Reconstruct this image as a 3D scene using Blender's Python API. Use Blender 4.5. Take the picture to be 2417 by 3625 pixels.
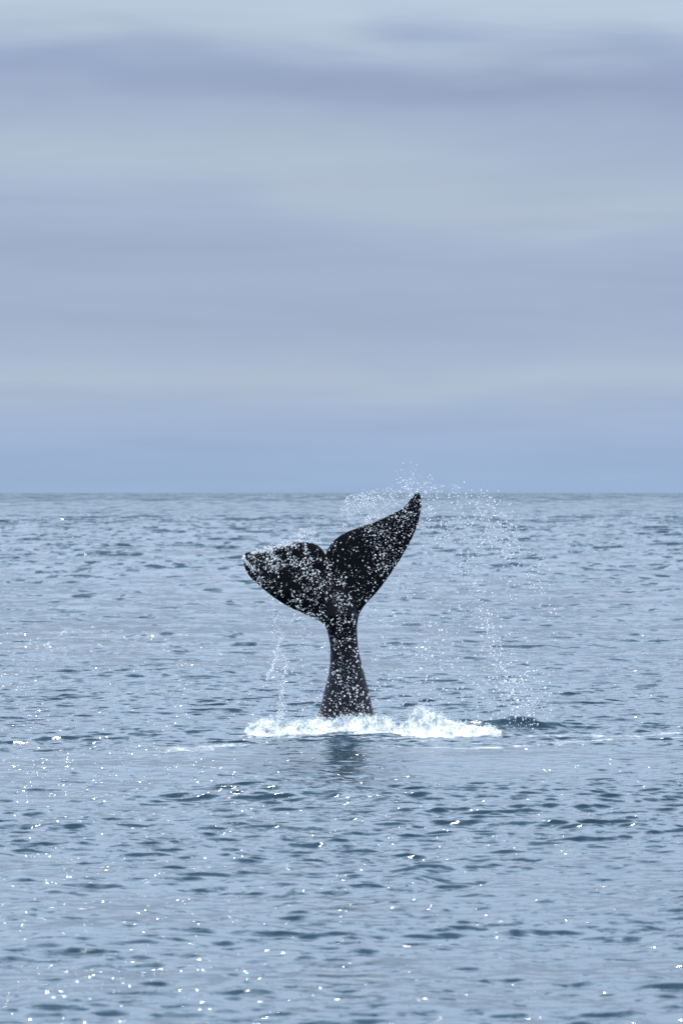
import bpy, bmesh, math, random
import numpy as np
from mathutils import Vector, Euler
from mathutils.geometry import delaunay_2d_cdt

for o in list(bpy.data.objects):
    bpy.data.objects.remove(o)
sc = bpy.context.scene
col = sc.collection
rng = np.random.default_rng(11)
R = math.radians

# ------------------------------------------------------------------ camera
D = 112.0                      # metres from camera to the tail
FW = 13.4                      # picture width in metres at that distance
S = FW / 2417.0                # metres per photograph pixel at the tail
CAM_H = 4.66
HORIZON = 1738.0               # photograph row of eye level
def at(px, py, y=D):           # photograph pixel -> point at distance y
    k = y / D
    return ((px - 1208.5) * S * k, y, CAM_H - (py - HORIZON) * S * k)

cam = bpy.data.cameras.new('camera')
cam.sensor_fit = 'HORIZONTAL'; cam.sensor_width = 24.0
cam.lens = 24.0 * D / FW
cam.clip_start = 0.5; cam.clip_end = 60000
cam.dof.use_dof = True; cam.dof.focus_distance = D; cam.dof.aperture_fstop = 4.5
co = bpy.data.objects.new('camera', cam); col.objects.link(co)
co.location = (0, 0, CAM_H)
pitch = math.atan((1812.5 - HORIZON) * S / D)
co.rotation_euler = (R(90) - pitch, 0, 0)
sc.camera = co

# ------------------------------------------------------------------ light and sky
SUN_EL, SUN_AZ, SUN_POWER = 61.0, -20.0, 4.0      # azimuth measured from straight ahead towards the right
sd = bpy.data.lights.new('sun', 'SUN'); sd.energy = SUN_POWER; sd.angle = R(0.53); sd.color = (1.0, 0.965, 0.91)
so = bpy.data.objects.new('sun', sd); col.objects.link(so)
dirn = Vector((math.sin(R(SUN_AZ)) * math.cos(R(SUN_EL)), math.cos(R(SUN_AZ)) * math.cos(R(SUN_EL)), math.sin(R(SUN_EL))))
so.rotation_euler = dirn.to_track_quat('Z', 'Y').to_euler()
so.location = (-60, 150, 160)

sc.view_settings.view_transform = 'Standard'; sc.view_settings.look = 'None'
sc.view_settings.exposure = 0.0; sc.view_settings.gamma = 1.0
sc.view_settings.use_curve_mapping = False
sc.render.engine = 'CYCLES'
sc.cycles.use_denoising = True
sc.cycles.max_bounces = 8; sc.cycles.glossy_bounces = 3; sc.cycles.diffuse_bounces = 3
sc.cycles.transparent_max_bounces = 12
sc.cycles.caustics_reflective = False; sc.cycles.caustics_refractive = False
sc.cycles.sample_clamp_direct = 60.0; sc.cycles.sample_clamp_indirect = 3.0

def lin(r, g, b):
    f = lambda c: (c / 255 / 12.92) if c / 255 <= 0.04045 else ((c / 255 + 0.055) / 1.055) ** 2.4
    return (f(r), f(g), f(b), 1.0)

class NT:                      # small node helper
    def __init__(s, tree):
        s.t = tree; tree.nodes.clear()
    def n(s, kind, **kw):
        nd = s.t.nodes.new(kind)
        for k, v in kw.items():
            if k.startswith('i_'):
                key = k[2:]
                nd.inputs[int(key) if key.isdigit() else key.replace('_', ' ')].default_value = v
            else:
                setattr(nd, k, v)
        return nd
    def l(s, a, b): s.t.links.new(a, b)
    def val(s, x, sock):
        if hasattr(x, 'is_output'): s.l(x, sock)
        else: sock.default_value = x
    def math(s, op, a, b=0.0, c=0.0, clamp=False):
        m = s.n('ShaderNodeMath', operation=op); m.use_clamp = clamp
        s.val(a, m.inputs[0]); s.val(b, m.inputs[1]); s.val(c, m.inputs[2])
        return m.outputs[0]
    def vec(s, op, a, b=None, scale=None):
        m = s.n('ShaderNodeVectorMath', operation=op)
        s.val(a, m.inputs[0])
        if b is not None: s.val(b, m.inputs[1])
        if scale is not None: s.val(scale, m.inputs['Scale'])
        return m.outputs[0]
    def noise(s, v, scale, detail=2.0, rough=0.5, dist=0.0):
        m = s.n('ShaderNodeTexNoise'); s.l(v, m.inputs['Vector'])
        m.inputs['Scale'].default_value = scale; m.inputs['Detail'].default_value = detail
        m.inputs['Roughness'].default_value = rough; m.inputs['Distortion'].default_value = dist
        return m.outputs[0], m.outputs[1]
    def rng(s, v, a, b, c, d, smooth=True):
        m = s.n('ShaderNodeMapRange', interpolation_type='SMOOTHSTEP' if smooth else 'LINEAR')
        s.val(v, m.inputs[0])
        for i, q in enumerate((a, b, c, d)): s.val(q, m.inputs[i + 1])
        return m.outputs[0]
    def mix(s, f, a, b):
        m = s.n('ShaderNodeMix', data_type='RGBA')
        s.val(f, m.inputs[0]); s.val(a, m.inputs[6]); s.val(b, m.inputs[7])
        return m.outputs[2]
    def ramp(s, f, stops):
        m = s.n('ShaderNodeValToRGB'); e = m.color_ramp.elements
        while len(e) < len(stops): e.new(0.5)
        for q, (p, c) in zip(e, stops): q.position = p; q.color = c
        m.color_ramp.interpolation = 'B_SPLINE'
        s.val(f, m.inputs[0]); return m.outputs[0]

w = bpy.data.worlds.new('World'); sc.world = w; w.use_nodes = True
t = NT(w.node_tree)
sky = t.n('ShaderNodeTexSky', sky_type='NISHITA', sun_disc=False)
sky.sun_elevation = R(SUN_EL); sky.sun_rotation = R(SUN_AZ)
sky.air_density = 1.0; sky.dust_density = 1.0; sky.ozone_density = 1.5
tc = t.n('ShaderNodeTexCoord')
sep = t.n('ShaderNodeSeparateXYZ'); t.l(tc.outputs['Generated'], sep.inputs[0])
zz = t.math('MAXIMUM', sep.outputs[2], 0.0)
# long flat stratus layers: direction stretched so the cloud noise lies in streaks
strv = t.vec('MULTIPLY', tc.outputs['Generated'], (13.0, 13.0, 46.0))
n1, _ = t.noise(strv, 1.0, 3.0, 0.5, 0.4)
n2, _ = t.noise(t.vec('MULTIPLY', tc.outputs['Generated'], (16.0, 16.0, 150.0)), 1.0, 4.0, 0.55, 0.3)
n3, _ = t.noise(t.vec('MULTIPLY', tc.outputs['Generated'], (3.0, 3.0, 9.0)), 1.0, 4.0, 0.55, 0.2)
warp = t.math('MULTIPLY', t.math('SUBTRACT', n1, 0.5), 0.03)
warp = t.math('ADD', warp, t.math('MULTIPLY', t.math('SUBTRACT', n2, 0.5), 0.006))
warp = t.math('MULTIPLY', warp, t.rng(zz, 0.006, 0.03, 0.15, 1.0))
warp = t.math('ADD', warp, t.math('MULTIPLY', sep.outputs[0], t.rng(zz, 0.01, 0.05, 0.0, 0.04)))
band = t.math('DIVIDE', t.math('ADD', zz, warp), 0.09, clamp=True)
def el(y): return (1132 - y) * 7.63e-5 / 0.09
layers = t.ramp(band, [
    (0.0, lin(149, 175, 209)), (el(1040), lin(152, 175, 210)), (el(945), lin(158, 178, 208)),
    (el(890), lin(173, 188, 206)), (el(830), lin(163, 180, 206)), (el(740), lin(155, 172, 200)), (el(570), lin(157, 173, 202)),
    (el(490), lin(163, 179, 205)), (el(420), lin(173, 189, 206)), (el(330), lin(165, 181, 205)), (el(240), lin(157, 173, 201)),
    (el(160), lin(139, 156, 188)), (el(90), lin(158, 174, 200)), (el(35), lin(175, 190, 206)), (1.0, lin(169, 184, 206))])
tone = t.math('ADD', t.math('MULTIPLY', t.math('SUBTRACT', n2, 0.5), 0.22), t.math('MULTIPLY', t.math('SUBTRACT', n3, 0.5), t.rng(zz, 0.05, 0.3, 0.1, 0.8)))
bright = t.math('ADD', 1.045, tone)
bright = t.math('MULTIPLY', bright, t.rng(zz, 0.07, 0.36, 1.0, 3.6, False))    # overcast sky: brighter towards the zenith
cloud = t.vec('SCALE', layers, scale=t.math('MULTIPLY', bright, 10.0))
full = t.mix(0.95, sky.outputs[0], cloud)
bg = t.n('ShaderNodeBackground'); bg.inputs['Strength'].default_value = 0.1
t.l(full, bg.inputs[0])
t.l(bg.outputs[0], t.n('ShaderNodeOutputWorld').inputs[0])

# ------------------------------------------------------------------ helpers
def material(name):
    m = bpy.data.materials.new(name); m.use_nodes = True
    return m, NT(m.node_tree)

def mesh_object(name, verts, faces, mat, smooth=True, sizes=None):
    """verts (n,3); faces (m,k) int array, all of one size"""
    verts = np.asarray(verts, dtype=np.float32); faces = np.asarray(faces, dtype=np.int32)
    me = bpy.data.meshes.new(name)
    k = faces.shape[1]
    me.vertices.add(len(verts)); me.vertices.foreach_set('co', verts.ravel())
    me.loops.add(faces.size); me.loops.foreach_set('vertex_index', faces.ravel())
    me.polygons.add(len(faces))
    me.polygons.foreach_set('loop_start', np.arange(0, faces.size, k, dtype=np.int32))
    me.polygons.foreach_set('loop_total', np.full(len(faces), k, dtype=np.int32))
    me.update(calc_edges=True)
    me.polygons.foreach_set('use_smooth', np.full(len(faces), smooth, dtype=bool))
    me.materials.append(mat)
    ob = bpy.data.objects.new(name, me); col.objects.link(ob)
    return ob

def tag(o, label=None, cat=None, kind=None, group=None):
    if label: o['label'] = label
    if cat: o['category'] = cat
    if kind: o['kind'] = kind
    if group: o['group'] = group
    return o

def sstep(a, b, x):
    q = np.clip((x - a) / (b - a), 0, 1); return q * q * (3 - 2 * q)

class Lattice:                 # tiling smooth value noise
    def __init__(s, seed, n=64):
        s.n = n; s.g = np.random.default_rng(seed).random((n, n)).astype(np.float32)
    def __call__(s, x, y):
        xi = np.floor(x).astype(int); yi = np.floor(y).astype(int)
        fx = (x - xi); fy = (y - yi); fx = fx * fx * (3 - 2 * fx); fy = fy * fy * (3 - 2 * fy)
        a = s.g[xi % s.n, yi % s.n]; b = s.g[(xi + 1) % s.n, yi % s.n]
        c = s.g[xi % s.n, (yi + 1) % s.n]; d = s.g[(xi + 1) % s.n, (yi + 1) % s.n]
        return (a * (1 - fx) + b * fx) * (1 - fy) + (c * (1 - fx) + d * fx) * fy
lat = Lattice(3)
def fbm(x, y, octaves=4, gain=0.5):
    v = 0; a = 1; tot = 0
    for i in range(octaves):
        v = v + a * lat(x * 2 ** i + 13.7 * i, y * 2 ** i + 5.1 * i); tot += a; a *= gain
    return v / tot

# ------------------------------------------------------------------ water
m_sea, t = material('sea_water')
geo = t.n('ShaderNodeNewGeometry')
att = t.n('ShaderNodeAttribute', attribute_name='ripple')
P = geo.outputs['Position']
patch, _ = t.noise(P, 0.045, 4.0, 0.6)
patch = t.rng(patch, 0.35, 0.68, 0.35, 1.5)
_, c1 = t.noise(t.vec('MULTIPLY', P, (1.0, 1.35, 0.3)), 9.0, 2.0, 0.55)
_, c2 = t.noise(t.vec('MULTIPLY', P, (1.0, 1.35, 0.3)), 1.1, 3.0, 0.6)
d1 = t.vec('MULTIPLY', t.vec('SUBTRACT', c1, (0.5, 0.5, 0.5)), (1, 1, 0))
d2 = t.vec('MULTIPLY', t.vec('SUBTRACT', c2, (0.5, 0.5, 0.5)), (1, 1, 0))
sepa = t.n('ShaderNodeSeparateXYZ'); t.l(att.outputs['Vector'], sepa.inputs[0])
s1 = t.vec('SCALE', d1, scale=t.math('MULTIPLY', sepa.outputs[0], patch))
s2 = t.vec('SCALE', d2, scale=t.math('MULTIPLY', sepa.outputs[1], patch))
# steep lee faces of the wavelets: sparse, short-crested, at three sizes (small ones near, wind waves offshore)
gst = sepa.outputs[0]                                   # gust strength carried by the sheet
ln = t.n('ShaderNodeVectorMath', operation='LENGTH'); t.l(t.vec('MULTIPLY', P, (1, 1, 0)), ln.inputs[0]); dist = ln.outputs[1]
sepn = t.n('ShaderNodeSeparateXYZ'); t.l(geo.outputs['Normal'], sepn.inputs[0])
def faces_of(scale3, detail, lo, hi, amount, weight):
    n, c = t.noise(t.vec('MULTIPLY', P, scale3), 1.0, detail, 0.55, 0.35)
    n = t.math('ADD', n, t.math('MULTIPLY', t.math('SUBTRACT', patch, 0.9), 0.05))
    n = t.math('SUBTRACT', n, t.math('MULTIPLY', sepn.outputs[1], 0.55))      # they sit on the wind side of the built waves
    f = t.math('MULTIPLY', t.rng(n, lo, hi, 0.0, amount), weight)
    side = t.vec('MULTIPLY', t.vec('SUBTRACT', c, (0.5, 0.5, 0.5)), (2.0, 0.0, 0.0))
    return t.vec('SCALE', t.vec('ADD', side, (0.0, -1.0, 0.0)), scale=f)
calm = sepa.outputs[2]
f1 = faces_of((2.1, 2.6, 0.0), 4.0, 0.56, 0.78, 0.46, t.math('MULTIPLY', calm, t.rng(dist, 150, 420, 1.0, 0.35)))
f0 = faces_of((4.6, 6.0, 0.0), 3.0, 0.57, 0.80, 0.42, t.math('MULTIPLY', calm, t.rng(dist, 110, 240, 1.0, 0.0)))
f2 = faces_of((0.95, 0.36, 0.0), 5.0, 0.52, 0.72, 0.44, t.math('MULTIPLY', calm, t.rng(dist, 95, 190, 0.12, 1.15)))
f3 = faces_of((0.36, 0.060, 0.0), 5.0, 0.50, 0.72, 0.34, t.rng(dist, 200, 480, 0.0, 1.0))
f4 = faces_of((0.16, 0.0125, 0.0), 5.0, 0.45, 0.68, 0.42, t.rng(dist, 450, 1100, 0.0, 1.0))
f5 = faces_of((0.06, 0.0022, 0.0), 4.0, 0.40, 0.64, 0.42, t.rng(dist, 1300, 3500, 0.0, 1.0))
# a few tiny facets tip far enough to catch the sun
ns, cs_ = t.noise(P, 15.0, 1.0, 0.5)
fs = t.rng(ns, 0.707, 0.728, 0.0, 1.0)
spark = t.vec('SCALE', t.vec('ADD', t.vec('MULTIPLY', t.vec('SUBTRACT', cs_, (0.5, 0.5, 0.5)), (0.62, 0.62, 0.0)), (-0.262, -0.59, 0.0)), scale=t.math('MULTIPLY', fs, t.rng(dist, 150, 320, 1.0, 0.0)))
acc = geo.outputs['Normal']
for q_ in (s1, s2, f0, f1, f2, f3, f4, f5, spark): acc = t.vec('ADD', acc, q_)
nrm = t.vec('NORMALIZE', acc)
ps = t.n('ShaderNodeBsdfPrincipled')
ps.inputs['Base Color'].default_value = (0.010, 0.037, 0.056, 1)
ps.inputs['Roughness'].default_value = 0.11; ps.inputs['IOR'].default_value = 1.333
t.l(nrm, ps.inputs['Normal'])
t.l(ps.outputs[0], t.n('ShaderNodeOutputMaterial').inputs[0])

# polar sheet round the camera foot: fine ahead, coarse elsewhere, out to the horizon
radii = [0.5, 4, 10, 18, 26, 32, 36, 39]
r = 41.0; dr = 0.075
while r < 14000:
    radii.append(r)
    if 124 < r < 300 or r > 1000: dr *= 1.0068 if r < 300 else 1.022
    r += dr
radii = np.array(radii, dtype=np.float64)
DTH = 0.00058; HALF = 0.115
fine = np.arange(-HALF, HALF + 1e-9, DTH)
out = [HALF + DTH]; stepa = DTH
while out[-1] < math.pi - 0.05:
    stepa = min(stepa * 1.35, 0.12); out.append(out[-1] + stepa)
out = [a for a in out if a < math.pi - 0.03]
th = np.concatenate([-np.array(out[::-1]), fine, np.array(out)])
nr, nt = len(radii), len(th)
drr = np.gradient(radii)
dth = np.gradient(th)
fmask = np.clip(1.0 - (np.abs(th) - HALF) / 0.03, 0, 1)
X0 = (radii[:, None] * np.sin(th)[None]).astype(np.float32)
Y0 = (radii[:, None] * np.cos(th)[None]).astype(np.float32)

# whale-made slick in front of the tail, gust patches elsewhere
def slick(x, y):
    e = np.exp(-(((y - 99.8 - 0.15 * x) / 4.0) ** 2) - ((x - 1.5) / 9.0) ** 2)
    return e
gust = 0.25 + 1.6 * fbm(X0 / 5.0 + 50, Y0 / 8.0 + 50, 5, 0.6)
gust *= 1 - 0.62 * slick(X0, Y0)
gust = gust.astype(np.float32)

X, Y, Z = X0.copy(), Y0.copy(), np.zeros_like(X0)
lean = np.zeros_like(X0)
NW = 190
lam = np.exp(np.linspace(math.log(0.22), math.log(16.0), NW)) * rng.uniform(0.93, 1.07, NW)
lost_short = np.zeros(nr); lost_all = np.zeros(nr)
for L in lam:
    k = 2 * math.pi / L
    spread = 1.15 if L < 2 else 0.8
    ang = R(-100) + rng.normal() * spread          # travelling mostly towards the camera
    # slope share per wave: most of the steepness sits in the half-metre to three-metre wavelets
    sl = 0.0150 * math.exp(-((math.log(L) - math.log(0.55)) / 0.95) ** 2) + (0.0030 if L < 3 else 0.0045)
    a = sl / k
    ph = rng.uniform(0, 2 * math.pi)
    dx, dy = math.cos(ang), math.sin(ang)
    need = np.maximum(drr * abs(dy), radii * DTH * abs(dx) + 0.3 * drr * abs(dy))
    at_row = sstep(2.2, 4.5, L / np.maximum(need, 1e-6)); at_row[radii < 41] *= 0.0
    lost_all += (1 - at_row ** 2) * sl * sl
    hi = np.nonzero(at_row > 0.01)[0]
    if len(hi) == 0: continue
    lo_, hi_ = hi[0], hi[-1] + 1
    q = (k * (dx * X0[lo_:hi_] + dy * Y0[lo_:hi_]) + ph).astype(np.float32)
    if L > 1.6: at_row = at_row * (1 + min(1.0, (L - 1.6) / 1.5) * 1.7 * sstep(125, 450, radii))    # rougher water offshore
    amp = (a * at_row[lo_:hi_, None] * fmask[None]).astype(np.float32)
    if L < 3.5: amp = amp * gust[lo_:hi_]
    sn, cs = np.sin(q), np.cos(q)
    Z[lo_:hi_] += amp * cs
    X[lo_:hi_] -= 1.3 * amp * dx * sn
    Y[lo_:hi_] -= 1.3 * amp * dy * sn
    lean[lo_:hi_] += amp * cs if L < 3.5 else 0.5 * amp * cs
Y -= 1.6 * lean                # wavelets lean with the wind: steep front faces, long gentle backs
# humps of water thrown up beside the tail
def hump(cx, cy, sx, sy, h, tilt=0.0):
    u = X0 - cx; v = Y0 - cy - tilt * u
    return (h * np.exp(-(u / sx) ** 2 - (v / sy) ** 2)).astype(np.float32)
Z += hump(3.3, 112.2, 1.1, 0.55, 0.17) + hump(2.2, 114.5, 0.8, 0.5, 0.10) + hump(1.3, 116.0, 0.7, 0.5, 0.09)
Z += hump(0.4, 110.2, 2.6, 0.55, 0.07) + hump(4.2, 109.6, 0.8, 0.4, 0.07)
verts = np.stack([X, Y, Z], -1).reshape(-1, 3)
idx = np.arange(nr * nt).reshape(nr, nt)
faces = np.stack([idx[:-1, :-1], idx[:-1, 1:], idx[1:, 1:], idx[1:, :-1]], -1).reshape(-1, 4)
faces = faces[:, ::-1]
# close the seam behind the camera
seam = np.stack([idx[:-1, -1], idx[:-1, 0], idx[1:, 0], idx[1:, -1]], -1)[:, ::-1]
faces = np.concatenate([faces, seam])
sea = mesh_object('sea', verts, faces, m_sea)
tag(sea, 'rippled blue grey sea reaching the horizon', None, 'structure')
rip = np.zeros((nr, nt, 3), dtype=np.float32)
rip[:, :, 0] = 0.13 * np.clip(gust, 0, 1.3)
rip[:, :, 1] = (np.sqrt(lost_all / 2) * 4.0)[:, None]
rip[:, :, 1] *= np.clip(gust, 0.3, 1.3)
rip[:, :, 2] = np.clip(1 - 0.85 * slick(X0, Y0), 0, 1) + 1.1 * np.exp(-((X0 + 0.5) / 2.0) ** 2 - ((Y0 - 106.0) / 1.9) ** 2)   # extra ripple before the tail, added to darken its reflection and shadow
a_ = sea.data.attributes.new('ripple', 'FLOAT_VECTOR', 'POINT')
a_.data.foreach_set('vector', rip.ravel())

def sea_z(x, y):               # height of the built surface near a point
    i = np.clip(np.searchsorted(radii, np.hypot(x, y)), 0, nr - 1)
    j = np.clip(np.searchsorted(th, np.arctan2(x, y)), 0, nt - 1)
    return Z[i, j]

# ------------------------------------------------------------------ the whale's tail
z1 = lambda p: (820 + p[0] / 1.96, 1640 + p[1] / 1.96)
z2 = lambda p: (820 + p[0] / 2.6133, 2100 + p[1] / 2.6133)
right_up = [(655, 628), (662, 604), (680, 575), (700, 548), (735, 515), (790, 480), (840, 460), (900, 438), (970, 418), (1010, 400), (1060, 378),
            (1110, 352), (1160, 330), (1195, 305), (1225, 275), (1250, 243), (1275, 212), (1292, 198), (1303, 200), (1312, 225), (1319, 265),
            (1318, 310), (1308, 365), (1295, 425), (1275, 475), (1245, 540), (1205, 610), (1170, 670), (1130, 730), (1085, 795), (1040, 855),
            (1000, 905), (960, 945), (925, 985), (900, 1020), (884, 1050)]
right_dn = [(1161, 290), (1160, 350), (1163, 420), (1172, 510), (1190, 600), (1213, 700), (1240, 800), (1265, 900), (1287, 1000), (1308, 1100), (1328, 1190),
            (1350, 1290), (1375, 1400), (1400, 1510), (1425, 1640)]
left_dn = [(640, 1640), (668, 1510), (700, 1400), (728, 1300), (752, 1235), (790, 1150), (820, 1060), (845, 960), (868, 860), (890, 775), (905, 690), (912, 600),
           (912, 520), (902, 440), (884, 360), (858, 298)]
left_up = [(600, 1090), (550, 1067), (500, 1045), (450, 1023), (400, 999), (350, 969), (300, 935), (250, 895), (205, 855), (165, 820), (130, 783), (105, 742),
           (90, 700), (82, 662), (86, 640), (99, 622), (118, 614), (136, 615), (150, 621), (166, 619), (195, 612), (230, 601), (270, 590), (310, 580), (360, 568), (400, 561),
           (450, 553), (490, 549), (530, 550), (565, 557), (600, 574), (622, 592), (640, 615), (649, 632)]
outline = [z1(p) for p in right_up] + [z2(p) for p in right_dn] + [z2(p) for p in left_dn] + [z1(p) for p in left_up]
outline = np.array([((px - 1208.5) * S, CAM_H - (py - HORIZON) * S) for px, py in outline])

def closed_spline(pts, spacing):
    n = len(pts); res = []
    for i in range(n):
        p0, p1, p2, p3 = pts[i - 1], pts[i], pts[(i + 1) % n], pts[(i + 2) % n]
        m = max(1, int(np.linalg.norm(p2 - p1) / spacing))
        for j in range(m):
            u = j / m
            res.append(0.5 * (2 * p1 + (p2 - p0) * u + (2 * p0 - 5 * p1 + 4 * p2 - p3) * u * u + (3 * p1 - p0 - 3 * p2 + p3) * u ** 3))
    return np.array(res)
rim = closed_spline(outline, 0.018)
rim += 0.004 * (np.stack([fbm(rim[:, 0] * 14 + 3, rim[:, 1] * 14, 3), fbm(rim[:, 0] * 14 + 31, rim[:, 1] * 14 + 9, 3)], -1) - 0.5) * 2

def inside(pts, poly):
    x, y = pts[:, 0], pts[:, 1]; res = np.zeros(len(pts), bool)
    a = poly; b = np.roll(poly, -1, 0)
    for (x1, y1), (x2, y2) in zip(a, b):
        if y1 == y2: continue
        c = (y1 > y) != (y2 > y)
        res ^= c & (x < (x2 - x1) * (y - y1) / (y2 - y1) + x1)
    return res
def dist_to(pts, poly):
    a = poly; e = np.roll(poly, -1, 0) - a; ee = (e * e).sum(1)
    res = np.empty(len(pts))
    for i in range(0, len(pts), 2000):
        p = pts[i:i + 2000, None, :] - a[None]
        u = np.clip((p * e[None]).sum(2) / ee[None], 0, 1)
        res[i:i + 2000] = np.sqrt(((p - u[..., None] * e[None]) ** 2).sum(2)).min(1)
    return res
# rings just inside the rim carry the rounded edge, a jittered grid carries the rest
tan = np.roll(rim, -1, 0) - np.roll(rim, 1, 0); tan /= np.linalg.norm(tan, axis=1)[:, None]
nin = np.stack([-tan[:, 1], tan[:, 0]], -1)
if inside(rim[:1] + nin[:1] * 0.01, rim)[0] == False: nin = -nin
pts = []
for d in (0.003, 0.009, 0.019, 0.034):
    c = rim + nin * d
    c = c[inside(c, rim)]; c = c[dist_to(c, rim) > d * 0.93]
    pts.append(c)
g = 0.030
gx, gz = np.meshgrid(np.arange(rim[:, 0].min(), rim[:, 0].max(), g), np.arange(rim[:, 1].min(), rim[:, 1].max(), g))
c = np.stack([gx.ravel() + (np.arange(gx.size) // gx.shape[1] % 2) * g / 2, gz.ravel()], -1)
c = c[inside(c, rim)]; c = c[dist_to(c, rim) > 0.047]
pts.append(c)
inner = np.concatenate(pts)
allp = np.concatenate([rim, inner]); nrim = len(rim)
res = delaunay_2d_cdt([Vector(p) for p in allp.tolist()], [], [list(range(nrim))], 1, 1e-6)
P2 = np.array([tuple(v) for v in res[0]]); tris = np.array(res[2])
dd = dist_to(P2, rim); dd[dd < 1e-4] = 0.0
x, z = P2[:, 0], P2[:, 1]
# stock: elliptical cross section, deeper than wide
rows = np.linspace(rim[:, 1].min() + 0.02, z1((0, 1050))[1] and CAM_H - (z1((0, 1060))[1] - HORIZON) * S, 60)
xl, xr = [], []
for zz_ in rows:
    s_ = rim; e_ = np.roll(rim, -1, 0)
    hit = ((s_[:, 1] > zz_) != (e_[:, 1] > zz_))
    xs = s_[hit, 0] + (zz_ - s_[hit, 1]) / (e_[hit, 1] - s_[hit, 1]) * (e_[hit, 0] - s_[hit, 0])
    xl.append(xs.min()); xr.append(xs.max())
cx = (np.interp(z, rows, xl) + np.interp(z, rows, xr)) / 2
hw = (np.interp(z, rows, xr) - np.interp(z, rows, xl)) / 2
NOTCH = CAM_H - (z1((652, 640))[1] - HORIZON) * S; NX = (z1((652, 640))[0] - 1208.5) * S
up = np.clip((z - rows[-1]) / (NOTCH - rows[-1]), 0, 1.5)
cx = np.where(up > 0, cx + (NX - cx) * np.clip(up, 0, 1), cx)
hw = np.where(up > 0, hw * (1 - 0.55 * np.clip(up, 0, 1)), hw)
u = np.abs((x - cx) / hw)
deep = np.interp(z, [rows[0], rows[25], rows[-1], NOTCH], [1.25, 1.15, 1.05, 0.30])
stock = hw * deep * np.sqrt(np.clip(1 - u * u, 0, 1))
stock_fade = hw * deep * np.exp(-1.6 * u * u) * np.clip(1.12 - up, 0, 1)
bl = sstep(0.0, 0.18, up)
thick_stock = stock * (1 - bl) + stock_fade * bl
blade = 0.105 * np.sqrt(np.clip(dd, 0, None) / (dd + 0.22)) * np.clip(1.15 - 0.35 * np.abs(x - cx), 0.35, 1)
half = np.where(up > 0, (np.clip(thick_stock, 0, None) ** 3 * np.clip(dd / 0.1, 0, 1) ** 1.5 + blade ** 3) ** (1 / 3), np.maximum(stock, 0))
lowb = sstep(-0.05, 0.0, (z - rows[-1]))
half_b = (np.clip(stock, 0, None) ** 3 + (blade * lowb) ** 3) ** (1 / 3)
half = np.where(up > 0, half, half_b)
half[dd == 0] = 0
# the flukes bend: one tip swings towards the viewer, the other leans away
s_left = np.clip(cx - x - 0.25, 0, None); s_right = np.clip(x - cx - 0.25, 0, None)
wfl = sstep(rows[-1] - 0.1, rows[-1] + 0.5, z)
bend = (-1.05 * (s_left / 1.5) ** 1.5 + 0.40 * (s_right / 1.2) ** 1.6) * wfl
tipx = np.clip((s_left - 1.15) / 0.35, 0, 1)
bend -= 0.22 * tipx ** 2                                      # curled tip
bend += 0.10 * (z - 0.0) * sstep(0.2, 3.0, z) * 0.6            # the whole tail leans back a little
lump = (fbm(x * 5 + 7, z * 5, 3) - 0.5) * 0.02
front = bend - half - lump * (dd > 0.02); back = bend + half
n0 = len(P2); onrim = dd == 0
backid = np.arange(n0); extra = np.nonzero(~onrim)[0]
backid[extra] = n0 + np.arange(len(extra))
V = np.concatenate([np.stack([x, D + front, z], -1), np.stack([x[extra], D + back[extra], z[extra]], -1)])
# orient: front triangles face the camera (-y)
A, B, C = P2[tris[:, 0]], P2[tris[:, 1]], P2[tris[:, 2]]
ccw = ((B - A)[:, 0] * (C - A)[:, 1] - (B - A)[:, 1] * (C - A)[:, 0]) > 0
tf = np.where(ccw[:, None], tris, tris[:, ::-1]); tb = backid[tf[:, ::-1]]

m_skin, t = material('wet_whale_skin')
geo = t.n('ShaderNodeNewGeometry'); P = geo.outputs['Position']
na, _ = t.noise(t.vec('MULTIPLY', P, (1, 1, 0.35)), 5.0, 5.0, 0.65)
nb, _ = t.noise(t.vec('MULTIPLY', P, (1, 1, 0.12)), 28.0, 4.0, 0.6)
nc, _ = t.noise(P, 60.0, 3.0, 0.6)
basec = t.mix(t.rng(na, 0.35, 0.75, 0, 1), (0.0014, 0.0015, 0.0030, 1), (0.004, 0.004, 0.0062, 1))
sz_ = t.n('ShaderNodeSeparateXYZ'); t.l(P, sz_.inputs[0])
basec = t.mix(t.rng(t.math('ADD', sz_.outputs[2], t.math('MULTIPLY', na, 1.2)), 2.9, 0.9, 0, 0.9), basec, (0.017, 0.0165, 0.020, 1))    # greyer hide down the stock
basec = t.mix(t.rng(nb, 0.60, 0.80, 0, 0.35), basec, (0.022, 0.022, 0.026, 1))
ps = t.n('ShaderNodeBsdfPrincipled'); t.l(basec, ps.inputs['Base Color'])
t.l(t.rng(nb, 0.3, 0.7, 0.26, 0.50), ps.inputs['Roughness'])
ps.inputs['Specular IOR Level'].default_value = 0.07
bp = t.n('ShaderNodeBump'); bp.inputs['Strength'].default_value = 0.35; bp.inputs['Distance'].default_value = 0.02
t.l(t.math('ADD', t.math('MULTIPLY', nb, 0.7), t.math('MULTIPLY', nc, 0.3)), bp.inputs['Height'])
t.l(bp.outputs[0], ps.inputs['Normal'])
t.l(ps.outputs[0], t.n('ShaderNodeOutputMaterial').inputs[0])
whale = mesh_object('whale', V, np.concatenate([tf, tb]), m_skin)
tag(whale, 'wet black whale tail with both flukes raised high out of the sea', 'whale')

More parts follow.
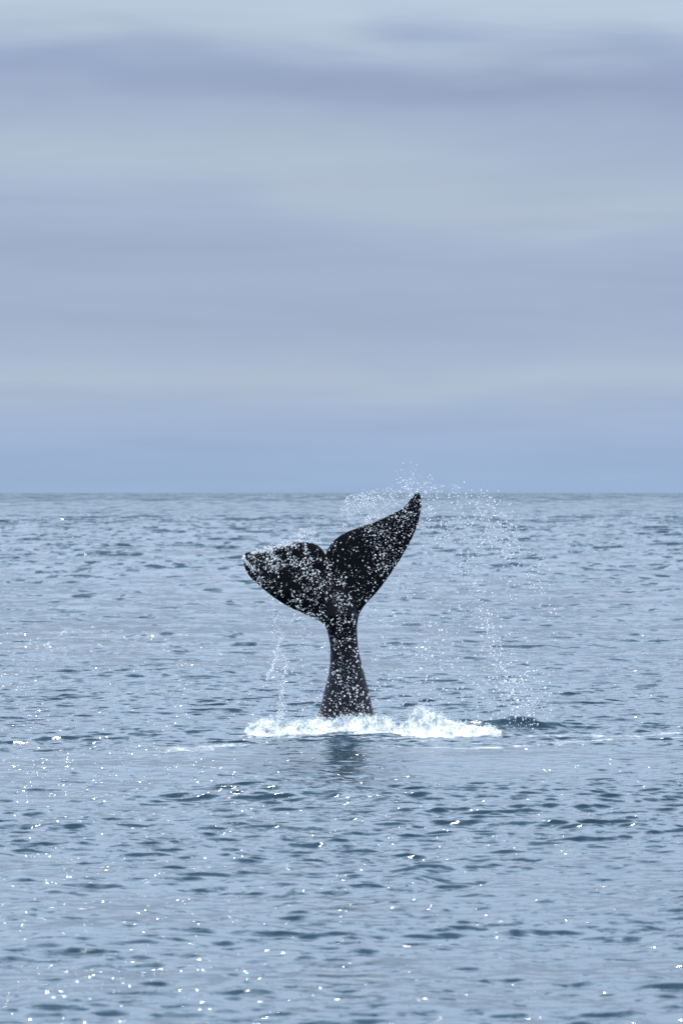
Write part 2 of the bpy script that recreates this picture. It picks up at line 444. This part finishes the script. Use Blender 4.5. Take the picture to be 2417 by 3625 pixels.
# ------------------------------------------------------------------ white water
m_drop, t = material('water_drops')
d_ = t.n('ShaderNodeBsdfDiffuse'); d_.inputs[0].default_value = (0.97, 0.97, 0.97, 1)
tr = t.n('ShaderNodeBsdfTranslucent'); tr.inputs[0].default_value = (0.97, 0.97, 0.97, 1)
gl = t.n('ShaderNodeBsdfGlossy'); gl.inputs['Roughness'].default_value = 0.15
m1 = t.n('ShaderNodeMixShader'); m1.inputs[0].default_value = 0.6
t.l(d_.outputs[0], m1.inputs[1]); t.l(tr.outputs[0], m1.inputs[2])
m2 = t.n('ShaderNodeMixShader'); m2.inputs[0].default_value = 0.12
t.l(m1.outputs[0], m2.inputs[1]); t.l(gl.outputs[0], m2.inputs[2])
t.l(m2.outputs[0], t.n('ShaderNodeOutputMaterial').inputs[0])

bm = bmesh.new(); bmesh.ops.create_icosphere(bm, subdivisions=1, radius=1.0)
ICO_V = np.array([v.co[:] for v in bm.verts]); ICO_F = np.array([[v.index for v in f.verts] for f in bm.faces]); bm.free()
def drops(name, P, rad, label, stretch=1.25, mat=None, cat='spray'):
    P = np.asarray(P); rad = np.asarray(rad); n = len(P)
    sq = np.stack([np.ones(n), np.ones(n), rng.uniform(0.9, 2 * stretch - 0.9, n)], -1)
    jit = 1 + 0.25 * (rng.random((n, len(ICO_V), 1)) - 0.5)
    a = rng.uniform(-0.5, 0.5, n); ca, sa = np.cos(a), np.sin(a)
    v = ICO_V[None] * jit * sq[:, None] * rad[:, None, None] * 1.1
    vx = v[..., 0] * ca[:, None] - v[..., 2] * sa[:, None]; vz = v[..., 0] * sa[:, None] + v[..., 2] * ca[:, None]
    v = np.stack([vx, v[..., 1], vz], -1) + P[:, None]
    f = ICO_F[None] + (np.arange(n) * len(ICO_V))[:, None, None]
    ob = mesh_object(name, v.reshape(-1, 3), f.reshape(-1, 3), mat or m_drop)
    return tag(ob, label, cat, 'stuff')
def sizes(n, lo, hi, p=2.2): return lo + (hi - lo) * rng.random(n) ** p
def px_points(px, py, dy):     # photograph pixels + depth offsets round the tail
    return np.stack([(px - 1208.5) * S, D + dy, CAM_H - (py - HORIZON) * S], -1)
def scatter(poly, n, zoom, clump=0.0, seedx=0.0, scale=9.0):
    """n points inside a polygon given in zoom coordinates, gathered into clumps by noise"""
    pl = np.array([zoom(p) for p in poly]); out = []; got = 0
    lo, hi = pl.min(0), pl.max(0)
    while got < n:
        c = lo + (hi - lo) * rng.random((n * 3, 2)); c = c[inside(c, pl)]
        if clump:
            f = fbm(c[:, 0] * S * scale + seedx, c[:, 1] * S * scale * 0.8 + seedx, 4)
            c = c[rng.random(len(c)) < np.clip((f - 0.5) * clump + 0.45, 0.02, 1)]
        out.append(c); got += len(c)
    c = np.concatenate(out); rng.shuffle(c); return c[:n]
def stream(path, n, zoom, wid):
    pl = np.array([zoom(p) for p in path]); seg = np.linalg.norm(np.diff(pl, axis=0), axis=1)
    u = rng.random(n) * seg.sum(); cum = np.concatenate([[0], np.cumsum(seg)])
    c = np.stack([np.interp(u, cum, pl[:, 0]), np.interp(u, cum, pl[:, 1])], -1)
    return c + rng.normal(size=c.shape) * wid
z3 = lambda p: (1300 + p[0] / 2.24, 1700 + p[1] / 2.24)

# front depth of the tail at a picture position, to hang drops just before it
import mathutils
kd = mathutils.kdtree.KDTree(n0)
for i in range(n0): kd.insert((x[i], z[i], 0), i)
kd.balance()
def before_tail(c, far):
    X_ = (c[:, 0] - 1208.5) * S; Z_ = CAM_H - (c[:, 1] - HORIZON) * S
    f = np.array([front[kd.find((a, b, 0))[1]] for a, b in zip(X_, Z_)])
    return f - 0.015 - far * rng.random(len(c)) ** 1.2
lf = [(655, 640), (600, 575), (490, 550), (310, 582), (120, 618), (85, 660), (110, 745), (205, 855), (350, 970), (550, 1070), (640, 1130), (860, 1110), (830, 900), (760, 760)]
rf = [(655, 640), (700, 550), (840, 465), (1010, 402), (1160, 332), (1295, 202), (1318, 300), (1245, 540), (1085, 795), (960, 940), (884, 1040), (800, 1000), (740, 800)]
rfo = [(960, 430), (1010, 402), (1160, 332), (1295, 202), (1318, 300), (1245, 540), (1170, 670), (1085, 795), (1040, 720), (960, 560)]
st = [(860, 300), (905, 500), (900, 720), (760, 1240), (1325, 1240), (1270, 900), (1165, 500), (1160, 300)]
c = np.concatenate([scatter(lf, 1900, z1, 2.6, 3.0), scatter(rf, 520, z1, 1.5, 9.0), scatter(rfo, 600, z1, 2.2, 12.0) + rng.normal(size=(600, 2)) * (22, 16),
                    scatter(st, 950, z2, 1.4, 21.0)])
keep_ = inside(np.stack([(c[:, 0] - 1208.5) * S, CAM_H - (c[:, 1] - HORIZON) * S], -1), rim); c = c[keep_]
rad = sizes(len(c), 0.0032, 0.0150, 4.0)
low = c[:, 1] > 2280; rad[low] = sizes(low.sum(), 0.0034, 0.0160, 3.6)
tipc = np.concatenate([stream([(86, 640), (92, 665), (120, 700), (160, 735)], 190, z1, 4.0), stream([(150, 620), (230, 606), (310, 586), (420, 560)], 200, z1, 4.5),
                       stream([(250, 600), (300, 650), (330, 720)], 90, z1, 11.0)])
P_ = np.concatenate([px_points(c[:, 0], c[:, 1], before_tail(c, 1.7)), px_points(tipc[:, 0], tipc[:, 1], before_tail(tipc, 0.05))])
drops('clinging_drops', P_, np.concatenate([rad, sizes(len(tipc), 0.005, 0.016)]), 'white water drops speckling the black flukes and tail stock')

mist = [scatter([(700, 500), (720, 380), (800, 230), (1000, 180), (1180, 150), (1300, 190), (1160, 325), (1000, 395), (840, 455)], 800, z1, 3.0, 4.0, 5.0),
        stream([(860, 260), (950, 290), (1100, 250), (1270, 190)], 500, z1, 22.0),
        stream([(1180, 100), (1250, 130), (1300, 185), (1400, 180)], 260, z1, 24.0),
        stream([(720, 440), (800, 430), (880, 300)], 130, z1, 16.0)]
c = np.concatenate(mist)
drops('trailing_spray', px_points(c[:, 0], c[:, 1], rng.normal(size=len(c)) * 0.35 + 0.15), sizes(len(c), 0.003, 0.012, 3.0), 'fine white spray flung off the top edge of the raised right fluke')
c = np.concatenate([scatter([(330, 580), (400, 520), (460, 450), (540, 440), (600, 490), (630, 560), (560, 555), (480, 548)], 190, z1, 3.0, 8.0),
                    stream([(340, 555), (420, 540), (530, 500)], 120, z1, 11.0)])
drops('edge_spray', px_points(c[:, 0], c[:, 1], rng.normal(size=len(c)) * 0.2 - 0.3), sizes(len(c), 0.003, 0.012, 2.6), 'small puff of spray above the top edge of the lower left fluke')

field = [(400, 20), (700, 0), (960, 40), (1150, 150), (1350, 420), (1500, 800), (1480, 1300), (1450, 1960), (1000, 2020), (300, 1900), (60, 1900), (40, 1600), (20, 1000), (200, 760), (330, 520), (430, 250)]
c = np.concatenate([scatter(field, 2500, z3, 1.8, 2.0, 2.5),
                    scatter([(430, 40), (700, 30), (980, 120), (1150, 300), (1250, 620), (900, 700), (500, 500), (440, 250)], 1000, z3, 2.0, 6.0, 4.0),
                    stream([(900, 200), (1100, 330), (1230, 560), (1330, 780), (1390, 930)], 330, z3, 22.0),
                    stream([(720, 640), (880, 880), (960, 1120), (1000, 1350), (1100, 1560), (1150, 1800), (1160, 1960)], 520, z3, 20.0),
                    stream([(1150, 1560), (1250, 1750), (1330, 1960)], 200, z3, 28.0)])
rad = sizes(len(c), 0.003, 0.0135, 3.2)
low = c[:, 1] > 2150; rad[low] = sizes(low.sum(), 0.0035, 0.018, 3.0)
drops('falling_spray', px_points(c[:, 0], c[:, 1], rng.normal(size=len(c)) * 0.9), rad, 'wide curtain of falling droplets beside the raised right fluke', 1.5)
c = np.concatenate([scatter([(290, 60), (420, 40), (600, 180), (840, 300), (880, 520), (850, 900), (780, 1230), (300, 1230), (290, 800), (350, 450)], 520, z2, 2.0, 5.0, 4.0),
                    stream([(375, 40), (390, 190), (400, 270), (470, 395)], 110, z2, 5.0),
                    stream([(480, 392), (445, 450), (428, 495), (436, 530)], 150, z2, 2.2),
                    stream([(420, 570), (400, 620), (378, 690), (330, 790)], 130, z2, 2.8),
                    stream([(480, 545), (510, 650), (490, 740), (468, 830), (470, 900), (460, 1000)], 190, z2, 5.0),
                    stream([(460, 1000), (490, 1060), (440, 1130), (470, 1190)], 150, z2, 8.0)])
drops('dripping_water', px_points(c[:, 0], c[:, 1], rng.normal(size=len(c)) * 0.25 - 0.7), sizes(len(c), 0.0035, 0.016, 2.6), 'streams of water dripping from the lower left fluke', 1.5)

# foam thrown up round the foot of the tail: a torn ridge of froth
m_foam, t = material('white_foam')
geo = t.n('ShaderNodeNewGeometry'); P = geo.outputs['Position']
na, _ = t.noise(P, 5.0, 5.0, 0.65); nb, _ = t.noise(P, 38.0, 3.0, 0.6)
ps = t.n('ShaderNodeBsdfPrincipled')
t.l(t.mix(t.rng(na, 0.42, 0.64, 0, 0.85), (0.64, 0.64, 0.63, 1), (0.23, 0.31, 0.33, 1)), ps.inputs['Base Color'])
ps.inputs['Roughness'].default_value = 0.5
ps.inputs['Subsurface Weight'].default_value = 0.6; ps.inputs['Subsurface Radius'].default_value = (0.25, 0.3, 0.3); ps.inputs['Subsurface Scale'].default_value = 0.25
bp = t.n('ShaderNodeBump'); bp.inputs['Strength'].default_value = 0.6; bp.inputs['Distance'].default_value = 0.03
t.l(nb, bp.inputs['Height']); t.l(bp.outputs[0], ps.inputs['Normal'])
t.l(ps.outputs[0], t.n('ShaderNodeOutputMaterial').inputs[0])

gx = np.arange(-1.95, 3.6, 0.016); gy = np.arange(107.8, 113.0, 0.03)
GX, GY = np.meshgrid(gx, gy)
wx = GX + 0.10 * (fbm(GX * 6, GY * 6, 3) - 0.5); wy = GY + 0.12 * (fbm(GX * 6 + 40, GY * 6, 3) - 0.5)
ks = [-1.95, -1.82, -1.55, -1.1, -0.75, -0.35, 0.0, 0.45, 0.8, 1.05, 1.25, 1.5, 1.8, 2.1, 2.5, 2.9, 3.3]
hh = [0.0, 0.06, 0.14, 0.15, 0.10, 0.09, 0.14, 0.16, 0.14, 0.10, 0.24, 0.34, 0.27, 0.17, 0.11, 0.07, 0.0]
yc = [109.6, 109.6, 109.5, 109.6, 109.9, 110.0, 110.1, 110.2, 110.1, 109.9, 109.6, 109.5, 109.5, 109.5, 109.6, 109.9, 110]
H = np.interp(wx, ks, hh); Yc = np.interp(wx, ks, yc)
prof = np.exp(-((wy - Yc) / 0.6) ** 2)
tex = fbm(GX * 4.2, GY * 4.2, 6, 0.62)
gap = sstep(0.36, 0.52, fbm(GX * 1.7 + 21, GY * 1.1 + 4, 4, 0.55))     # torn places between the heaps
gap = np.maximum(gap, np.exp(-((GX - 1.65) / 0.42) ** 4))
bub = np.abs(fbm(GX * 11 + 3, GY * 9, 4, 0.6) - 0.5) * 2
GZ = H * prof * (0.30 + 0.70 * gap) * (0.15 + 1.75 * tex + 0.35 * (1 - bub)) - 0.035 + 0.05 * (tex - 0.5)
GZ += 0.04 * prof * sstep(0.02, 0.10, H) - 0.05 * (1 - sstep(0.0, 0.08, H)) * (0.3 + tex)
sz = sea_z(GX, GY)
keep = GZ > 0.005
GZ = GZ + np.maximum(sz, -0.05) 
ids = np.arange(GX.size).reshape(GX.shape)
q = np.stack([ids[:-1, :-1], ids[:-1, 1:], ids[1:, 1:], ids[1:, :-1]], -1).reshape(-1, 4)
kv = keep.ravel(); q = q[kv[q].sum(1) >= 2]
used = np.unique(q); mp = np.full(GX.size, -1); mp[used] = np.arange(len(used))
FV = np.stack([GX.ravel(), GY.ravel(), np.where(kv, GZ.ravel(), GZ.ravel() - 0.03)], -1)[used]
foam = mesh_object('splash_foam', FV, mp[q], m_foam)
tag(foam, 'churned white foam heaped round the foot of the tail', 'foam', 'stuff')
# froth blobs and spatter riding on the ridge
cand = np.nonzero(kv & (H.ravel() * prof.ravel() > 0.05))[0]
wt = np.clip(tex.ravel()[cand] - 0.40, 0, 1) ** 1.5 * (0.25 + 4 * H.ravel()[cand]); pk = rng.choice(cand, 7500, p=wt / wt.sum())
bp_ = np.stack([GX.ravel()[pk], GY.ravel()[pk], GZ.ravel()[pk]], -1) + rng.normal(size=(len(pk), 3)) * 0.012
lift = rng.exponential(1.0, len(pk)) * 0.045 * (0.4 + 3.0 * H.ravel()[pk])
bp_[:, 2] += lift
rr = sizes(len(pk), 0.003, 0.0145, 3.0) * np.clip(1.2 - lift * 5, 0.35, 1)
drops('froth', bp_, rr, 'frothy white spatter leaping off the foam at the foot of the tail', 1.0, m_foam)

# thin foam drifting on the surface: follows the waves a few millimetres up
m_lace, t = material('surface_foam')
geo = t.n('ShaderNodeNewGeometry'); P = geo.outputs['Position']
fa = t.n('ShaderNodeAttribute', attribute_name='cover')
na, _ = t.noise(t.vec('MULTIPLY', P, (0.8, 0.35, 0.0)), 3.5, 7.0, 0.72, 1.0)
al = t.rng(t.math('ADD', na, t.math('MULTIPLY', fa.outputs['Fac'], 0.40)), 0.74, 1.02, 0.0, 0.75)
df = t.n('ShaderNodeBsdfDiffuse'); df.inputs[0].default_value = (0.58, 0.60, 0.61, 1)
tp = t.n('ShaderNodeBsdfTransparent'); mx = t.n('ShaderNodeMixShader')
t.l(al, mx.inputs[0]); t.l(tp.outputs[0], mx.inputs[1]); t.l(df.outputs[0], mx.inputs[2])
t.l(mx.outputs[0], t.n('ShaderNodeOutputMaterial').inputs[0])
def streak(path, wid, x_, y_):
    pl = np.array(path); best = np.zeros_like(x_)
    for a, b in zip(pl[:-1], pl[1:]):
        e = b - a; u = np.clip(((x_ - a[0]) * e[0] + (y_ - a[1]) * e[1]) / (e @ e), 0, 1)
        d = np.hypot(x_ - a[0] - u * e[0], (y_ - a[1] - u * e[1]))
        best = np.maximum(best, np.exp(-(d / wid) ** 2))
    return best
def ground(px, py): 
    y_ = CAM_H * (D / S) / (py - HORIZON); return ((px - 1208.5) * S * y_ / D, y_)
i0, i1 = np.searchsorted(radii, 97.0), np.searchsorted(radii, 113.0)
j0, j1 = np.searchsorted(th, -0.07), np.searchsorted(th, 0.10)
Xs, Ys, Zs = X[i0:i1, j0:j1], Y[i0:i1, j0:j1], Z[i0:i1, j0:j1]
cov = np.zeros_like(Xs)
for path, wid, amt in [
    ([ground(1380, 2652), ground(1700, 2655), ground(2000, 2632), ground(2417, 2616), ground(2700, 2612)], 0.45, 0.9),
    ([ground(1480, 2625), ground(1750, 2640)], 0.4, 0.7),
    ([ground(1950, 2605), ground(2200, 2612), ground(2417, 2598), ground(2700, 2600)], 0.5, 0.9),
    ([ground(640, 2665), ground(720, 2655), ground(810, 2645)], 0.8, 0.95),
    ([ground(480, 2680), ground(640, 2668)], 0.5, 0.6),
    ([ground(900, 2668), ground(1100, 2662), ground(1380, 2660)], 0.5, 0.55),
    ([ground(860, 2604), ground(1200, 2612), ground(1480, 2610), ground(1700, 2612), ground(1900, 2604)], 0.6, 0.75),
    ([ground(1600, 2600), ground(1800, 2602), ground(1960, 2606)], 0.9, 0.8),
    ([ground(520, 2600), ground(700, 2602), ground(880, 2606)], 0.5, 0.55)]:
    cov = np.maximum(cov, amt * streak(path, wid, Xs, Ys))
ni, nj = Xs.shape; ids = np.arange(ni * nj).reshape(ni, nj)
q = np.stack([ids[:-1, :-1], ids[:-1, 1:], ids[1:, 1:], ids[1:, :-1]], -1).reshape(-1, 4)[:, ::-1]
cf = cov.ravel(); q = q[cf[q].max(1) > 0.12]
used = np.unique(q); mp = np.full(ni * nj, -1); mp[used] = np.arange(len(used))
lace = mesh_object('drifting_foam', np.stack([Xs.ravel(), Ys.ravel(), Zs.ravel() + 0.006], -1)[used], mp[q], m_lace)
a_ = lace.data.attributes.new('cover', 'FLOAT', 'POINT'); a_.data.foreach_set('value', cf[used].astype(np.float32))
tag(lace, 'thin lacy streaks of foam drifting on the water before the tail', 'foam', 'stuff')
